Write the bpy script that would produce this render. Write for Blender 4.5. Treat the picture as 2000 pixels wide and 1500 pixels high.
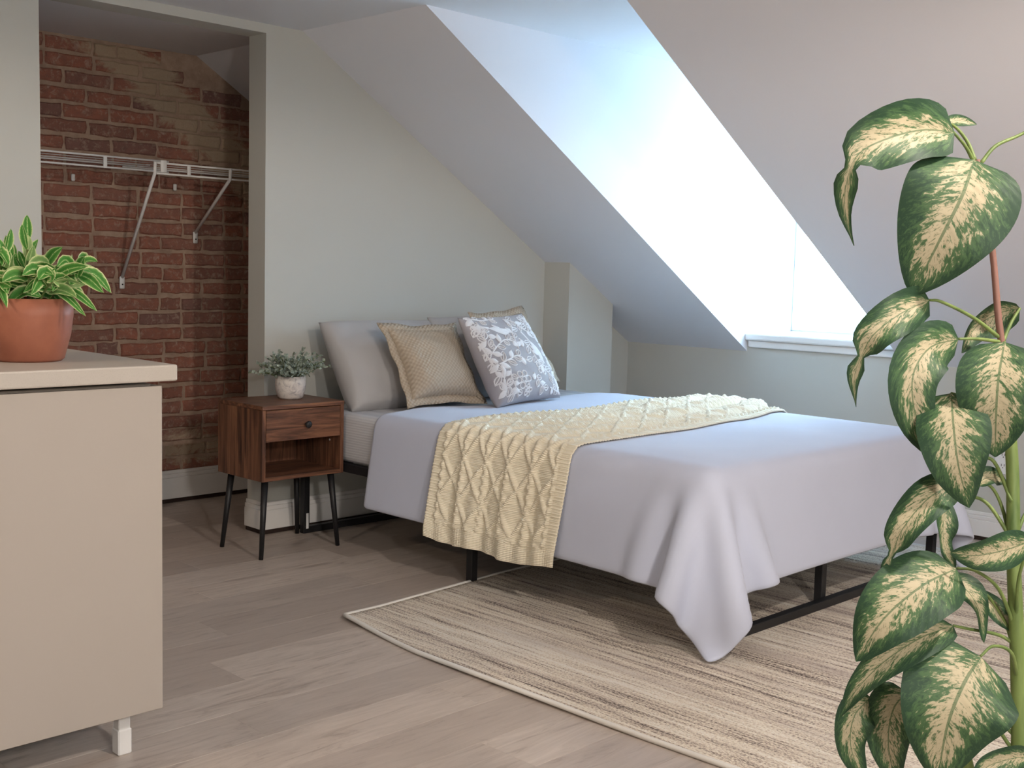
import bpy, bmesh, math, random
import numpy as np
from mathutils import Vector, Matrix, noise as mnoise

for o in list(bpy.data.objects):
    bpy.data.objects.remove(o)
S = bpy.context.scene
C = S.collection
random.seed(4)

# ------------------------------------------------------------------ camera
CAM = np.array([0.0, 0.0, 1.12])
FPX, YAW, PITCH, ROLL = 2306.89, 0.78908, -0.096189, 0.025828
_f = np.array([math.sin(YAW)*math.cos(PITCH), math.cos(YAW)*math.cos(PITCH), math.sin(PITCH)])
_r = np.array([math.cos(YAW), -math.sin(YAW), 0.0])
_u = np.cross(_r, _f)
_r2 = math.cos(ROLL)*_r + math.sin(ROLL)*_u
_u2 = -math.sin(ROLL)*_r + math.cos(ROLL)*_u
cd = bpy.data.cameras.new('camera')
cd.sensor_width = 36.0
cd.lens = FPX/2000*36
cd.clip_start = 0.05
cam = bpy.data.objects.new('camera', cd)
cam.matrix_world = Matrix(((_r2[0], _u2[0], -_f[0], CAM[0]), (_r2[1], _u2[1], -_f[1], CAM[1]),
                           (_r2[2], _u2[2], -_f[2], CAM[2]), (0, 0, 0, 1)))
C.objects.link(cam)
S.camera = cam

# ------------------------------------------------------------------ sky and exposure
world = bpy.data.worlds.new('sky')
S.world = world
world.use_nodes = True
_bg = world.node_tree.nodes['Background']
_bg.inputs['Color'].default_value = (0.72, 0.85, 1.0, 1)
_bg.inputs['Strength'].default_value = 2.0
S.view_settings.view_transform = 'Standard'
S.view_settings.look = 'None'
S.view_settings.gamma = 1.0
S.view_settings.use_curve_mapping = False
S.view_settings.exposure = 0.08
LAMP_W = 105.0       # recessed downlight between bed and camera
KITCHEN_W = 34.0     # ceiling lamp over the kitchen side
WINDOW_E = 15.5      # backlit blinds in the dormer
FILL_W = 135.0     # added fill light behind the viewpoint, shaped as a pendant
LAMP_COL = (1.0, 0.90, 0.80)
KITCHEN_COL = (1.0, 0.78, 0.56)
WINDOW_COL = (0.50, 0.78, 0.98)

# ------------------------------------------------------------------ helpers
def at(px, py, d):
    """point seen at pixel (px,py) of the 2000x1500 frame at forward distance d"""
    v = _f + (px-1000)/FPX*_r2 - (py-750)/FPX*_u2
    return CAM + v*d

def tag(o, label=None, cat=None, group=None, kind=None):
    if label: o['label'] = label
    if cat: o['category'] = cat
    if group: o['group'] = group
    if kind: o['kind'] = kind
    return o

def empty(name, loc=(0, 0, 0), rz=0.0):
    o = bpy.data.objects.new(name, None)
    o.empty_display_size = 0.05
    o.location = loc
    o.rotation_euler = (0, 0, rz)
    C.objects.link(o)
    return o

def mesh_obj(name, verts, faces, mat=None, parent=None, smooth=False, uvs=None):
    me = bpy.data.meshes.new(name)
    me.from_pydata([tuple(map(float, v)) for v in verts], [], faces)
    if uvs is not None:
        ul = me.uv_layers.new(name='UVMap')
        li = np.empty(len(me.loops), dtype=np.int32)
        me.loops.foreach_get('vertex_index', li)
        ul.data.foreach_set('uv', np.asarray(uvs, dtype=np.float32)[li].ravel())
    if smooth:
        me.polygons.foreach_set('use_smooth', [True]*len(me.polygons))
    me.update()
    o = bpy.data.objects.new(name, me)
    if mat: me.materials.append(mat)
    C.objects.link(o)
    if parent is not None: o.parent = parent
    return o

def bm_obj(name, bm, mat=None, parent=None, smooth=False):
    me = bpy.data.meshes.new(name)
    bmesh.ops.recalc_face_normals(bm, faces=bm.faces)
    bm.to_mesh(me); bm.free()
    if smooth:
        me.polygons.foreach_set('use_smooth', [True]*len(me.polygons))
    o = bpy.data.objects.new(name, me)
    if mat: me.materials.append(mat)
    C.objects.link(o)
    if parent is not None: o.parent = parent
    return o

def add_box(bm, x0, x1, y0, y1, z0, z1, bev=0.0, seg=1):
    vs = [bm.verts.new(p) for p in ((x0,y0,z0),(x1,y0,z0),(x1,y1,z0),(x0,y1,z0),(x0,y0,z1),(x1,y0,z1),(x1,y1,z1),(x0,y1,z1))]
    fs = [bm.faces.new([vs[i] for i in q]) for q in ((0,3,2,1),(4,5,6,7),(0,1,5,4),(1,2,6,5),(2,3,7,6),(3,0,4,7))]
    if bev > 0:
        es = list({e for f in fs for e in f.edges})
        bmesh.ops.bevel(bm, geom=es, offset=bev, segments=seg, affect='EDGES', profile=0.5)

def box(name, b, mat, parent=None, bev=0.0, seg=1, smooth=False):
    bm = bmesh.new()
    add_box(bm, *b, bev=bev, seg=seg)
    return bm_obj(name, bm, mat, parent, smooth)

def prism(name, poly, axis, a0, a1, mat, parent=None):
    """extrude a 2-D polygon along axis 'x','y' or 'z' from a0 to a1"""
    def P(p, a):
        return {'x': (a, p[0], p[1]), 'y': (p[0], a, p[1]), 'z': (p[0], p[1], a)}[axis]
    n = len(poly)
    bm = bmesh.new()
    A = [bm.verts.new(P(p, a0)) for p in poly]
    B = [bm.verts.new(P(p, a1)) for p in poly]
    bm.faces.new(A); bm.faces.new(B[::-1])
    for i in range(n):
        bm.faces.new((A[i], A[(i+1) % n], B[(i+1) % n], B[i]))
    return bm_obj(name, bm, mat, parent)

def add_tube(bm, pts, rad, n=8, cap=True):
    """tube through pts; rad a number or one radius per point"""
    pts = [Vector(p) for p in pts]
    m = len(pts)
    rads = [rad]*m if isinstance(rad, (int, float)) else list(rad)
    rings = []
    t0 = (pts[1]-pts[0]).normalized()
    ref = Vector((0, 0, 1)) if abs(t0.z) < 0.9 else Vector((1, 0, 0))
    nrm = t0.cross(ref).normalized()
    for i in range(m):
        t = (pts[min(i+1, m-1)]-pts[max(i-1, 0)]).normalized()
        nrm = (nrm - t*nrm.dot(t)).normalized()
        b = t.cross(nrm)
        rings.append([bm.verts.new(pts[i]+(nrm*math.cos(2*math.pi*k/n)+b*math.sin(2*math.pi*k/n))*rads[i]) for k in range(n)])
    for i in range(m-1):
        for k in range(n):
            bm.faces.new((rings[i][k], rings[i][(k+1) % n], rings[i+1][(k+1) % n], rings[i+1][k]))
    if cap:
        bm.faces.new(rings[0][::-1]); bm.faces.new(rings[-1])

def tube(name, pts, rad, mat, parent=None, n=8, smooth=True):
    bm = bmesh.new(); add_tube(bm, pts, rad, n)
    return bm_obj(name, bm, mat, parent, smooth)

def lathe(name, prof, mat, parent=None, loc=(0, 0, 0), n=40, smooth=True, close=False):
    bm = bmesh.new()
    rings = []
    for r, z in prof:
        rings.append([bm.verts.new((loc[0]+max(r, 1e-4)*math.cos(2*math.pi*k/n), loc[1]+max(r, 1e-4)*math.sin(2*math.pi*k/n), loc[2]+z)) for k in range(n)])
    for i in range(len(rings)-1):
        for k in range(n):
            bm.faces.new((rings[i][k], rings[i][(k+1) % n], rings[i+1][(k+1) % n], rings[i+1][k]))
    if close:
        bm.faces.new(rings[0][::-1]); bm.faces.new(rings[-1])
    return bm_obj(name, bm, mat, parent, smooth)

def catmull(P, n):
    P = [np.array(p, float) for p in P]
    P = [2*P[0]-P[1]] + P + [2*P[-1]-P[-2]]
    out = []
    segs = len(P)-3
    for i in range(n):
        u = i/(n-1)*segs
        k = min(int(u), segs-1); t = u-k
        a, b, c, d = P[k:k+4]
        out.append(0.5*((2*b)+(-a+c)*t+(2*a-5*b+4*c-d)*t*t+(-a+3*b-3*c+d)*t**3))
    return out

def bez_tube(name, ctrl, rad, mat, parent, n=8, steps=14):
    return tube(name, catmull(ctrl, steps), rad, mat, parent, n)

# ------------------------------------------------------------------ materials
MATS = {}
class NT:
    def __init__(self, name, rough=0.6, spec=0.4):
        m = bpy.data.materials.new(name); m.use_nodes = True
        self.m = m; self.t = m.node_tree; self.N = self.t.nodes; self.L = self.t.links
        self.b = self.N['Principled BSDF']
        self.b.inputs['Roughness'].default_value = rough
        self.b.inputs['Specular IOR Level'].default_value = spec
        MATS[name] = m
    def node(self, typ, **kw):
        n = self.N.new(typ)
        for k, v in kw.items(): setattr(n, k, v)
        return n
    def val(self, sock, v):
        if hasattr(v, 'is_output') or isinstance(v, bpy.types.NodeSocket): self.L.new(v, sock)
        else: sock.default_value = v
    def math(self, op, a, b=None, c=None, clamp=False):
        n = self.node('ShaderNodeMath', operation=op); n.use_clamp = clamp
        self.val(n.inputs[0], a)
        if b is not None: self.val(n.inputs[1], b)
        if c is not None: self.val(n.inputs[2], c)
        return n.outputs[0]
    def coord(self, kind='Object'):
        return self.node('ShaderNodeTexCoord').outputs[kind]
    def geo(self, kind='Position'):
        return self.node('ShaderNodeNewGeometry').outputs[kind]
    def rnd(self):
        return self.node('ShaderNodeObjectInfo').outputs['Random']
    def mapping(self, vec, scale=(1,1,1), loc=(0,0,0), rot=(0,0,0)):
        n = self.node('ShaderNodeMapping')
        self.L.new(vec, n.inputs['Vector'])
        self.val(n.inputs['Scale'], scale); self.val(n.inputs['Location'], loc); n.inputs['Rotation'].default_value = rot
        return n.outputs[0]
    def noise(self, vec, scale=5, detail=4, rough=0.55, dist=0.0, out='Fac'):
        n = self.node('ShaderNodeTexNoise')
        if vec is not None: self.L.new(vec, n.inputs['Vector'])
        n.inputs['Scale'].default_value = scale; n.inputs['Detail'].default_value = detail
        n.inputs['Roughness'].default_value = rough; n.inputs['Distortion'].default_value = dist
        return n.outputs[out]
    def ramp(self, fac, stops, interp='LINEAR'):
        n = self.node('ShaderNodeValToRGB'); r = n.color_ramp; r.interpolation = interp
        while len(r.elements) < len(stops): r.elements.new(0.5)
        for e, (p, c) in zip(r.elements, stops):
            e.position = p
            e.color = (c, c, c, 1) if isinstance(c, (int, float)) else (c[0], c[1], c[2], 1)
        self.L.new(fac, n.inputs['Fac'])
        return n.outputs['Color']
    def mix(self, fac, a, b, mode='MIX'):
        n = self.node('ShaderNodeMix', data_type='RGBA', blend_type=mode)
        self.val(n.inputs[0], fac)
        for i, v in ((6, a), (7, b)):
            if isinstance(v, tuple): v = (v[0], v[1], v[2], 1)
            self.val(n.inputs[i], v)
        return n.outputs[2]
    def sep(self, vec):
        n = self.node('ShaderNodeSeparateXYZ'); self.L.new(vec, n.inputs[0]); return n.outputs
    def comb(self, x, y, z=0.0):
        n = self.node('ShaderNodeCombineXYZ')
        for i, v in enumerate((x, y, z)): self.val(n.inputs[i], v)
        return n.outputs[0]
    def color(self, c):
        if isinstance(c, tuple): c = (c[0], c[1], c[2], 1)
        self.val(self.b.inputs['Base Color'], c)
    def bump(self, h, strength=0.3, dist=0.01):
        n = self.node('ShaderNodeBump'); n.inputs['Strength'].default_value = strength; n.inputs['Distance'].default_value = dist
        self.L.new(h, n.inputs['Height']); self.L.new(n.outputs[0], self.b.inputs['Normal'])
    def rough(self, v): self.val(self.b.inputs['Roughness'], v)

def srgb(r, g, b):
    def f(c):
        c /= 255
        return c/12.92 if c <= 0.04045 else ((c+0.055)/1.055)**2.4
    return (f(r), f(g), f(b))

def paint(name, col, rough=0.55, bump=0.05):
    n = NT(name, rough, 0.3)
    g = n.geo()
    n.color(n.mix(n.noise(g, 1.3, 3), tuple(c*0.97 for c in col), tuple(min(1, c*1.02) for c in col)))
    n.bump(n.noise(g, 160, 3), bump, 0.002)
    return n.m

def fabric(name, col, col2=None, rough=0.9, weave=900, strength=0.25, sheen=0.2):
    n = NT(name, rough, 0.15)
    o = n.coord('Object')
    c2 = col2 or tuple(c*0.9 for c in col)
    n.color(n.mix(n.noise(o, 7, 4), col, c2))
    n.b.inputs['Sheen Weight'].default_value = sheen
    n.bump(n.noise(o, weave, 2), strength, 0.001)
    return n.m

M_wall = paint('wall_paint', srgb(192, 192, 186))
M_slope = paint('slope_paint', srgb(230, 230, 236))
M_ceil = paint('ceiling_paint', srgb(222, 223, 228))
M_trim = paint('trim_paint', srgb(226, 224, 222), 0.35, 0.01)
M_black = NT('black_metal', 0.45, 0.4); M_black.color((0.012, 0.012, 0.014)); M_black = M_black.m
M_gap = NT('dark_shoe', 0.7, 0.2); M_gap.color(srgb(52, 40, 36)); M_gap = M_gap.m
M_white = NT('white_coating', 0.4, 0.4); M_white.color(srgb(226, 226, 226)); M_white = M_white.m
M_dark = NT('dark_slot', 0.8, 0.1); M_dark.color((0.02, 0.02, 0.02)); M_dark = M_dark.m

# floor planks
n = NT('vinyl_plank', 0.42, 0.35)
g = n.geo(); rnd = n.rnd()
off = n.node('ShaderNodeVectorMath', operation='ADD')
n.L.new(g, off.inputs[0])
n.L.new(n.comb(n.math('MULTIPLY', rnd, 37.0), n.math('MULTIPLY', rnd, 11.0)), off.inputs[1])
v1 = n.mapping(off.outputs[0], (1.5, 11, 1))
gr = n.noise(v1, 2.2, 9, 0.68, 1.6)
v2 = n.mapping(off.outputs[0], (5, 120, 1))
fine = n.noise(v2, 1.0, 3, 0.6)
c = n.ramp(gr, [(0.30, srgb(152, 139, 130)), (0.44, srgb(192, 180, 170)), (0.62, srgb(208, 196, 186)), (0.85, srgb(220, 209, 200))])
c = n.mix(n.math('MULTIPLY', fine, 0.35), c, srgb(172, 158, 148))
knot = n.noise(n.mapping(off.outputs[0], (2.2, 7, 1)), 1.7, 5, 0.7, 2.0)
c = n.mix(n.ramp(knot, [(0.60, 0.0), (0.72, 0.5)]), c, srgb(136, 122, 113))
c = n.mix(n.ramp(rnd, [(0.0, 0.0), (1.0, 0.62)]), c, srgb(160, 147, 138))
n.color(c); n.bump(fine, 0.12, 0.002); M_plank = n.m
M_joint = NT('plank_joint', 0.8, 0.1); M_joint.color(srgb(110, 98, 90)); M_joint = M_joint.m

# brick and mortar
def smear(n):
    """old plaster and mortar smeared over the top right of the brick wall (own irregular outline)"""
    p = n.geo(); x, y, z = n.sep(p)
    a = n.math('SUBTRACT', z, n.math('MULTIPLY', n.math('SUBTRACT', x, 2.62), -0.75))
    d = n.math('ABSOLUTE', n.math('SUBTRACT', a, 1.93))
    big = n.noise(n.mapping(p, (1, 1, 1.8)), 5.5, 8, 0.75, 0.9)
    band = n.math('SUBTRACT', 1.0, n.math('MULTIPLY', d, 4.6))
    band = n.math('MAXIMUM', band, n.math('SUBTRACT', 0.55, n.math('MULTIPLY', n.math('ABSOLUTE', n.math('SUBTRACT', z, 0.25)), 3.0)))
    s = n.math('ADD', n.math('MULTIPLY', band, 0.5), n.math('SUBTRACT', big, 0.62))
    return n.ramp(s, [(0.04, 0.0), (0.16, 0.85)])
n = NT('red_brick', 0.92, 0.12)
g = n.geo(); rnd = n.rnd()
c = n.ramp(rnd, [(0.0, srgb(146, 104, 92)), (0.25, srgb(160, 108, 92)), (0.5, srgb(170, 112, 94)), (0.85, srgb(158, 112, 98)), (1.0, srgb(134, 102, 96))])
m1 = n.noise(n.mapping(g, (1, 1, 1.3)), 18, 7, 0.7)
c = n.mix(n.ramp(m1, [(0.42, 0.0), (0.7, 0.7)]), c, srgb(124, 98, 90))
m2 = n.noise(g, 34, 6, 0.75, 0.5)
c = n.mix(n.ramp(m2, [(0.52, 0.0), (0.68, 0.85)]), c, srgb(190, 166, 150))
c = n.mix(smear(n), c, srgb(186, 168, 144))
n.color(c); n.bump(n.noise(g, 60, 8, 0.7), 1.0, 0.010); M_brick = n.m
n = NT('lime_mortar', 0.95, 0.1)
g = n.geo()
c = n.ramp(n.noise(g, 14, 7, 0.7), [(0.25, srgb(146, 122, 108)), (0.55, srgb(174, 150, 132)), (0.8, srgb(192, 170, 152))])
n.color(c); n.bump(n.noise(g, 70, 8, 0.7), 0.8, 0.006); M_mortar = n.m

# walnut
def walnut(name, axis):
    n = NT(name, 0.42, 0.35)
    o = n.geo()
    sc = {'z': (26, 26, 1.6), 'x': (1.6, 26, 26), 'y': (26, 1.6, 26)}[axis]
    a = n.noise(n.mapping(o, sc), 1.5, 8, 0.65, 1.2)
    c = n.ramp(a, [(0.28, srgb(48, 31, 26)), (0.42, srgb(86, 58, 45)), (0.54, srgb(124, 84, 63)), (0.72, srgb(160, 114, 84))])
    b = n.noise(n.mapping(o, tuple(s*7 for s in sc)), 1.0, 3)
    c = n.mix(n.math('MULTIPLY', b, 0.35), c, srgb(76, 52, 42))
    n.color(c); n.bump(b, 0.08, 0.001)
    return n.m
M_walz = walnut('walnut_upright', 'z'); M_walx = walnut('walnut_across', 'x'); M_waly = walnut('walnut_deep', 'y')

# kitchen
n = NT('cream_laminate', 0.38, 0.35); n.color(srgb(172, 164, 156)); n.bump(n.noise(n.geo(), 220, 2), 0.03, 0.001); M_cab = n.m
n = NT('speckled_worktop', 0.4, 0.4); g = n.geo()
n.color(n.mix(n.ramp(n.noise(g, 420, 2, 0.8), [(0.55, 0.0), (0.7, 0.4)]), srgb(182, 175, 167), srgb(160, 151, 141))); M_top = n.m
n = NT('terracotta', 0.5, 0.3); g = n.geo()
n.color(n.ramp(n.noise(g, 15, 6, 0.6), [(0.3, srgb(138, 84, 66)), (0.7, srgb(156, 98, 76))])); n.bump(n.noise(g, 90, 4), 0.08, 0.002); M_terra = n.m
n = NT('potting_soil', 0.95, 0.1); n.color(srgb(52, 40, 32)); n.bump(n.noise(n.geo(), 140, 5), 0.9, 0.01); M_soil = n.m
n = NT('marbled_ceramic', 0.35, 0.4); g = n.geo()
n.color(n.ramp(n.noise(g, 26, 6, 0.7, 1.4), [(0.35, srgb(168, 164, 166)), (0.5, srgb(214, 208, 204)), (0.7, srgb(228, 222, 218))])); M_marble = n.m

# fabrics
M_pillow = fabric('grey_cotton', srgb(182, 181, 182), srgb(172, 171, 173))
M_duvet = fabric('pale_blue_grey_cotton', srgb(200, 206, 226), srgb(193, 199, 219), weave=700, strength=0.12)
n = NT('striped_sheet', 0.9, 0.1); o = n.geo(); x, y, z = n.sep(o)
st = n.math('SINE', n.math('MULTIPLY', n.math('ADD', z, n.math('MULTIPLY', x, 0.12)), 620.0))
n.color(n.mix(n.math('MULTIPLY_ADD', st, 0.18, 0.2), srgb(214, 216, 222), srgb(178, 182, 194))); n.bump(st, 0.15, 0.002); M_sheet = n.m
n = NT('beige_basketweave', 0.95, 0.1); uv = n.coord('UV'); x, y, z = n.sep(uv)
w1 = n.math('SINE', n.math('MULTIPLY', x, 330.0)); w2 = n.math('SINE', n.math('MULTIPLY', y, 330.0))
w = n.math('MULTIPLY', w1, w2)
n.color(n.mix(n.math('MULTIPLY_ADD', w, 0.4, 0.5), srgb(172, 158, 142), srgb(194, 181, 163))); n.bump(w, 0.5, 0.003); M_beige = n.m
M_greylinen = fabric('taupe_grey_linen', srgb(172, 168, 172), srgb(160, 156, 162), weave=1200, strength=0.4)
M_embro = fabric('white_thread', srgb(232, 230, 232), srgb(222, 220, 224), weave=1500, strength=0.5)
n = NT('cream_knit', 0.95, 0.1); uv = n.coord('UV'); x, y, z = n.sep(uv)
kn = n.math('SINE', n.math('MULTIPLY', y, 1150.0))
n.color(n.mix(n.math('MULTIPLY_ADD', kn, 0.25, 0.35), srgb(254, 246, 226), srgb(248, 236, 208)))
n.b.inputs['Sheen Weight'].default_value = 0.2; n.bump(kn, 0.45, 0.003); M_knit = n.m

# rug
n = NT('striped_pile', 0.98, 0.05); g = n.geo()
v = n.mapping(g, (26, 0.7, 1))
a = n.noise(v, 1.0, 5, 0.62, 0.15)
b = n.noise(n.mapping(g, (120, 5.0, 1)), 1.0, 3, 0.6, 0.1)
t = n.noise(n.mapping(g, (260, 130, 1)), 1.0, 2)
s = n.math('ADD', n.math('ADD', n.math('MULTIPLY', a, 0.46), n.math('MULTIPLY', b, 0.34)), n.math('MULTIPLY', t, 0.40))
c = n.ramp(s, [(0.45, srgb(84, 76, 74)), (0.515, srgb(150, 138, 130)), (0.565, srgb(210, 195, 181)), (0.62, srgb(238, 227, 211)), (0.70, srgb(246, 240, 231))])
d2 = n.noise(n.mapping(g, (9, 0.3, 1)), 1.0, 2)
c = n.mix(n.ramp(d2, [(0.52, 0.0), (0.66, 0.35)]), c, srgb(176, 160, 156))
n.color(c); n.bump(n.math('ADD', t, b), 0.8, 0.008); M_rug = n.m
M_bind = fabric('rug_binding', srgb(236, 232, 226), weave=500, strength=0.4)

# foliage
def leaf_mat(name, dark, mid, cream, kind):
    n = NT(name, 0.55, 0.3)
    uv = n.coord('UV'); x, y, z = n.sep(uv)       # x: 0..1 across (0.5 = midrib), y: 0..1 along
    rnd = n.rnd()
    au = n.math('ABSOLUTE', n.math('MULTIPLY_ADD', x, 2.0, -1.0))
    q = n.math('SUBTRACT', y, n.math('MULTIPLY', au, 0.26))
    side = n.math('MULTIPLY', n.math('GREATER_THAN', x, 0.5), 7.3)
    vec = n.comb(n.math('MULTIPLY', au, 5.0), n.math('MULTIPLY', q, 26.0), n.math('ADD', n.math('MULTIPLY', rnd, 60.0), side))
    ns = n.noise(vec, 1.15, 5, 0.68, 0.55)
    if kind == 'dumb':
        big = n.noise(n.comb(n.math('MULTIPLY', au, 1.5), n.math('MULTIPLY', q, 5.0), n.math('ADD', n.math('MULTIPLY', rnd, 31.0), side)), 1.0, 3)
        edge = n.math('POWER', au, 1.6)
        ends = n.math('POWER', n.math('ABSOLUTE', n.math('MULTIPLY_ADD', y, 2.1, -0.95)), 4.0)
        s = n.math('SUBTRACT', n.math('ADD', n.math('MULTIPLY', ns, 1.25), n.math('MULTIPLY', big, 0.7)), n.math('ADD', n.math('ADD', n.math('MULTIPLY', edge, 0.62), n.math('MULTIPLY', ends, 0.20)), 0.185))
        c = n.ramp(s, [(0.34, dark), (0.52, mid), (0.60, mid), (0.65, tuple(0.4*a_+0.6*b_ for a_, b_ in zip(mid, cream))), (0.72, cream)])
        fk = n.noise(n.comb(n.math('MULTIPLY', au, 9.0), n.math('MULTIPLY', q, 44.0), n.math('ADD', n.math('MULTIPLY', rnd, 17.0), side)), 1.0, 4, 0.65, 0.8)
        c = n.mix(n.ramp(fk, [(0.56, 0.0), (0.63, 0.8)]), c, tuple(0.7*a_+0.3*b_ for a_, b_ in zip(mid, dark)))
        rib = n.math('LESS_THAN', au, 0.03)
        c = n.mix(n.math('MULTIPLY', rib, 0.75), c, mid)
    else:
        s = n.math('ADD', au, n.math('MULTIPLY', n.math('SUBTRACT', ns, 0.5), 0.55))
        c = n.ramp(s, [(0.0, cream), (0.07, mid), (0.35, dark), (0.74, mid), (0.90, cream)])
        c = n.mix(n.ramp(rnd, [(0.72, 0.0), (1.0, 0.6)]), c, cream)
    n.color(c)
    n.bump(n.math('SINE', n.math('MULTIPLY', q, 90.0)), 0.06, 0.002)
    tr = n.node('ShaderNodeBsdfTranslucent'); n.L.new(c if not isinstance(c, tuple) else c, tr.inputs['Color'])
    mx = n.node('ShaderNodeMixShader'); mx.inputs[0].default_value = 0.18
    out = n.N['Material Output']
    n.L.new(n.b.outputs[0], mx.inputs[1]); n.L.new(tr.outputs[0], mx.inputs[2]); n.L.new(mx.outputs[0], out.inputs['Surface'])
    return n.m
M_dumb = leaf_mat('variegated_leaf', srgb(36, 62, 42), srgb(66, 94, 58), srgb(174, 162, 134), 'dumb')
M_hoya = leaf_mat('cream_edged_leaf', srgb(62, 126, 52), srgb(96, 154, 72), srgb(216, 222, 168), 'hoya')
n = NT('green_stem', 0.5, 0.3); n.color(n.ramp(n.noise(n.mapping(n.geo(), (40, 40, 6)), 1.0, 4), [(0.3, srgb(72, 92, 48)), (0.7, srgb(118, 134, 76))])); M_stem = n.m
n = NT('brown_stem', 0.55, 0.3); n.color(srgb(122, 88, 78)); M_bstem = n.m
n = NT('dusty_eucalyptus', 0.8, 0.2); n.color(n.ramp(n.noise(n.geo(), 60, 3), [(0.3, srgb(112, 126, 116)), (0.55, srgb(150, 162, 152)), (0.75, srgb(200, 206, 194))])); M_euc = n.m

# lamps and window light
def emis(name, col, e):
    n = NT(name, 0.5, 0.2); n.color((0.9, 0.9, 0.9))
    n.b.inputs['Emission Color'].default_value = (*col, 1); n.b.inputs['Emission Strength'].default_value = e
    return n.m
M_diff = emis('lit_diffuser', LAMP_COL, 6.0)
M_blind = emis('backlit_blind', WINDOW_COL, WINDOW_E)
n = NT('window_glass', 0.02, 0.5); n.color((0.95, 0.98, 1.0)); n.b.inputs['Transmission Weight'].default_value = 1.0; M_glass = n.m

# ================================================================== STRUCTURE
YW = 4.121           # face of the headboard wall
JX = 2.708           # right side of the closet opening
LX = 1.789           # left side of the closet opening
ZC = 2.072           # flat ceiling
ZH = 2.036           # closet header
TH = 0.122           # wall thickness
YB = 4.944           # brick face
KX = 5.05            # knee wall face
X0, Y0 = -2.6, -2.6  # room limits behind the camera
SX0 = 2.88; SS = 0.612
def zs(x): return ZC - SS*(x-SX0)
DY0, DY1 = 2.51, 3.35   # dormer opening
WX = 5.45               # window plane

def structure(o): return tag(o, kind='structure')

# floor: slab plus planks
floor = structure(box('floor', (X0, KX+0.1, Y0, YB+0.15, -0.12, -0.004), M_joint))
pw, pl, gp = 0.182, 1.22, 0.0005
plank_mesh = None
row = 0
y = Y0
pm = {}
def plank_mesh_for(L):
    k = round(L, 3)
    if k not in pm:
        bm = bmesh.new(); add_box(bm, 0, L-gp, 0, pw-gp, -0.006, 0.0)
        top = [e for e in bm.edges if all(v.co.z > -0.001 for v in e.verts)]
        bmesh.ops.bevel(bm, geom=top, offset=0.0004, segments=1, affect='EDGES')
        bmesh.ops.recalc_face_normals(bm, faces=bm.faces)
        me = bpy.data.meshes.new('plank'); bm.to_mesh(me); bm.free(); me.materials.append(M_plank); pm[k] = me
    return pm[k]
while y < YB+0.1:
    x = X0 - (row*0.43 % 1.0)*pl
    while x < KX+0.05:
        xa = max(x, X0); xb = min(x+pl, KX+0.05)
        if xb-xa > 0.05:
            o = bpy.data.objects.new('plank', plank_mesh_for(xb-xa)); o.location = (xa, y, 0); o.parent = floor; C.objects.link(o)
        x += pl
    y += pw; row += 1

# headboard wall with the closet opening and roof slope cut
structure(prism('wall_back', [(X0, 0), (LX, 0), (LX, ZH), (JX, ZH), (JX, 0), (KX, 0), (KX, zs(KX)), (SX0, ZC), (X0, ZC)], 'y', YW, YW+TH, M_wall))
structure(box('wall_left', (X0-0.12, X0, Y0, YB+0.15, 0, ZC), M_wall))
structure(box('wall_front', (X0-0.12, KX+0.12, Y0-0.12, Y0, 0, ZC), M_wall))
# knee wall, higher part closed by the sill in the dormer
structure(prism('wall_right', [(Y0, 0), (YB+0.15, 0), (YB+0.15, zs(KX)), (DY1, zs(KX)), (DY1, 0.80), (DY0, 0.80), (DY0, zs(KX)), (Y0, zs(KX))], 'x', KX, KX+0.10, M_wall))
# chimney breast beside the bed
CX0, CX1, CY = 4.364, 4.704, 3.95
structure(prism('wall_chimney', [(CX0, 0), (CX1, 0), (CX1, zs(CX1)), (CX0, zs(CX0))], 'y', CY, YW, M_wall))
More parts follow.
